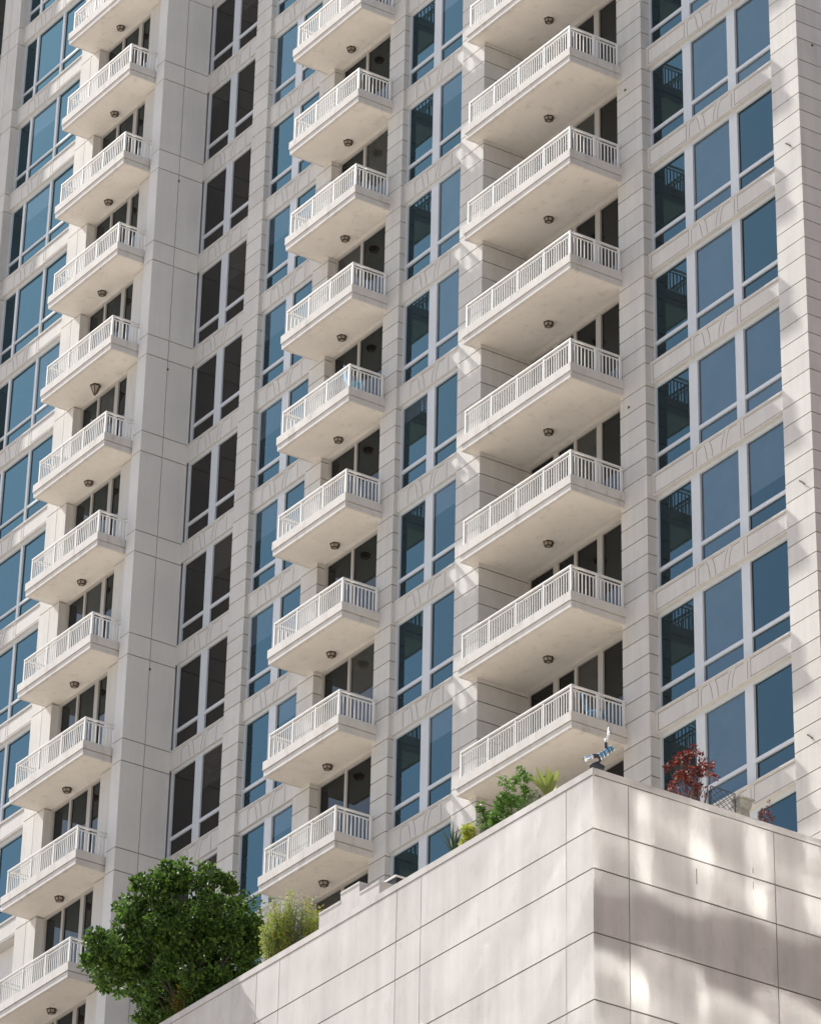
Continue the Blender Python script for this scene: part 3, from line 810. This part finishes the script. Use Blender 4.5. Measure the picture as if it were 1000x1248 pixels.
head(-0.04,-0.14,0.10,-0.05,0.07,M_BLUEG); head(0.11,-0.03,0.24,0.06,0.065,M_BLUEG)
h = head(-0.36,-0.21,-0.18,-0.13,0.05,M_CHROME); h['label'] = 'small all chrome lamp head'
mb = MB(); mb.tube([q(-0.18,-0.13), q(-0.04,-0.12)], 0.045, 8); mb.build('arm', M_IRON, fl)
mb = MB(); mb.tube([q(0.10,0.0), q(0.10,0.18)], 0.03, 8); mb.build('arm', M_IRON, fl)
mb = MB(); mb.tube([q(0.10,0.18), q(0.11,0.26)], 0.035, 8); mb.tube([q(0.13,0.24), q(0.16,0.34), q(0.16,0.52)], [0.03,0.028,0.016], 8); mb.build('finial', M_RAIL, fl, smooth=True)

# ------------------------------------------------------------------ things left out on the balconies
M_BLUEF = plain('blue_fabric', (0.10, 0.32, 0.50), 0.8, var=0.15)
M_TEAK = plain('teak', (0.20, 0.12, 0.07), 0.7, var=0.2, scale=15)
def chair(loc, rz, label, m_seat, m_leg):
    r = tag(empty('balcony_chair', loc), label, 'chair'); r.rotation_euler = (0,0,rz)
    mb = MB(); mb.box(-0.24,0.24,-0.22,0.20,0.40,0.45); mb.build('seat', m_seat, r)
    mb = MB(); mb.face([(-0.24,0.20,0.46),(0.24,0.20,0.46),(0.24,0.30,0.92),(-0.24,0.30,0.92)]); mb.face([(-0.24,0.30,0.92),(0.24,0.30,0.92),(0.24,0.33,0.92),(-0.24,0.33,0.92)])
    mb.face([(-0.24,0.33,0.92),(0.24,0.33,0.92),(0.24,0.23,0.46),(-0.24,0.23,0.46)]); mb.face([(-0.24,0.20,0.46),(-0.24,0.30,0.92),(-0.24,0.33,0.92),(-0.24,0.23,0.46)]); mb.face([(0.24,0.20,0.46),(0.24,0.23,0.46),(0.24,0.33,0.92),(0.24,0.30,0.92)])
    mb.build('backrest', m_seat, r)
    for sx in (-1,1):
        for sy in (-1,1):
            mb = MB(); mb.tube([(sx*0.22, sy*0.20, 0), (sx*0.21, sy*0.17, 0.41)], 0.016, 6); mb.build('leg', m_leg, r)
def fl(k): return fz(k)+0.5525
chair((-111.6, 61.12, fl(2)), 1.2, 'white chair behind the railing of a left hand balcony, below the cone shaped lantern', M_RAIL, M_RAIL)
chair((-97.45, 62.35, fl(1)), 2.6, 'bright blue chair at the right end of a middle stack balcony', M_BLUEF, M_RAIL)
chair((-88.15, 63.75, fl(-3)), 2.2, 'blue chair at the right end of the lowest large balcony', M_BLUEF, M_RAIL)
chair((-92.0, 63.2, fl(-3)), -0.6, 'white chair at the left end of the lowest large balcony', M_RAIL, M_RAIL)
chair((-91.4, 63.4, fl(-2)), 0.5, 'dark wooden chair on the second lowest large balcony', M_TEAK, M_TEAK)

# ------------------------------------------------------------------ camera
cam = bpy.data.cameras.new('camera'); co = bpy.data.objects.new('camera', cam); link(co)
f_px, cxp, cyp = 5733.385514852419, 442.39487419165874, -654.5694663526228
pitch, yaw, roll = 0.6991051422157081, 1.0071946865085686, 0.034272316267683324
fw = Vector((-math.sin(yaw)*math.cos(pitch), math.cos(yaw)*math.cos(pitch), math.sin(pitch)))
rt = Vector((math.cos(yaw), math.sin(yaw), 0)); up = rt.cross(fw)
r2 = rt*math.cos(roll)+up*math.sin(roll); u2 = -rt*math.sin(roll)+up*math.cos(roll)
co.matrix_world = Matrix(((r2.x,u2.x,-fw.x,0),(r2.y,u2.y,-fw.y,0),(r2.z,u2.z,-fw.z,0),(0,0,0,1)))
cam.sensor_fit = 'VERTICAL'; cam.sensor_height = 36.0
cam.lens = f_px*36.0/1248
cam.shift_x = (500-cxp)/1248; cam.shift_y = (cyp-624)/1248
cam.clip_start = 1.0; cam.clip_end = 6000
scene.camera = co

# ------------------------------------------------------------------ light
to_sun = Vector((-7.37, -1.69, 7.95)).normalized()
elev = math.asin(to_sun.z)
world = bpy.data.worlds.new('World'); scene.world = world; world.use_nodes = True
nt = world.node_tree; bg = nt.nodes['Background']
sky = nt.nodes.new('ShaderNodeTexSky'); sky.sky_type = 'NISHITA'; sky.sun_disc = False
sky.sun_elevation = elev; sky.sun_rotation = math.atan2(to_sun.x, to_sun.y)
sky.altitude = 100; sky.air_density = 1.0; sky.dust_density = 2.6; sky.ozone_density = 2.5
nt.links.new(sky.outputs[0], bg.inputs[0]); bg.inputs[1].default_value = 0.10
sun = bpy.data.lights.new('sun', 'SUN'); sun.energy = 5.0; sun.angle = math.radians(0.5); sun.color = (1.0, 0.965, 0.91)
so = bpy.data.objects.new('sun', sun); link(so)
so.rotation_euler = to_sun.to_track_quat('Z', 'Y').to_euler()

scene.view_settings.view_transform = 'Standard'; scene.view_settings.look = 'None'
scene.view_settings.exposure = 0.82; scene.view_settings.gamma = 1.0
scene.render.engine = 'CYCLES'
scene.cycles.max_bounces = 8; scene.cycles.diffuse_bounces = 4; scene.cycles.glossy_bounces = 4
scene.cycles.caustics_reflective = True
scene.cycles.blur_glossy = 0.0
scene.cycles.sample_clamp_indirect = 0.0
scene.cycles.use_guiding = True
scene.cycles.guiding_training_samples = 128
scene.cycles.use_surface_guiding = True
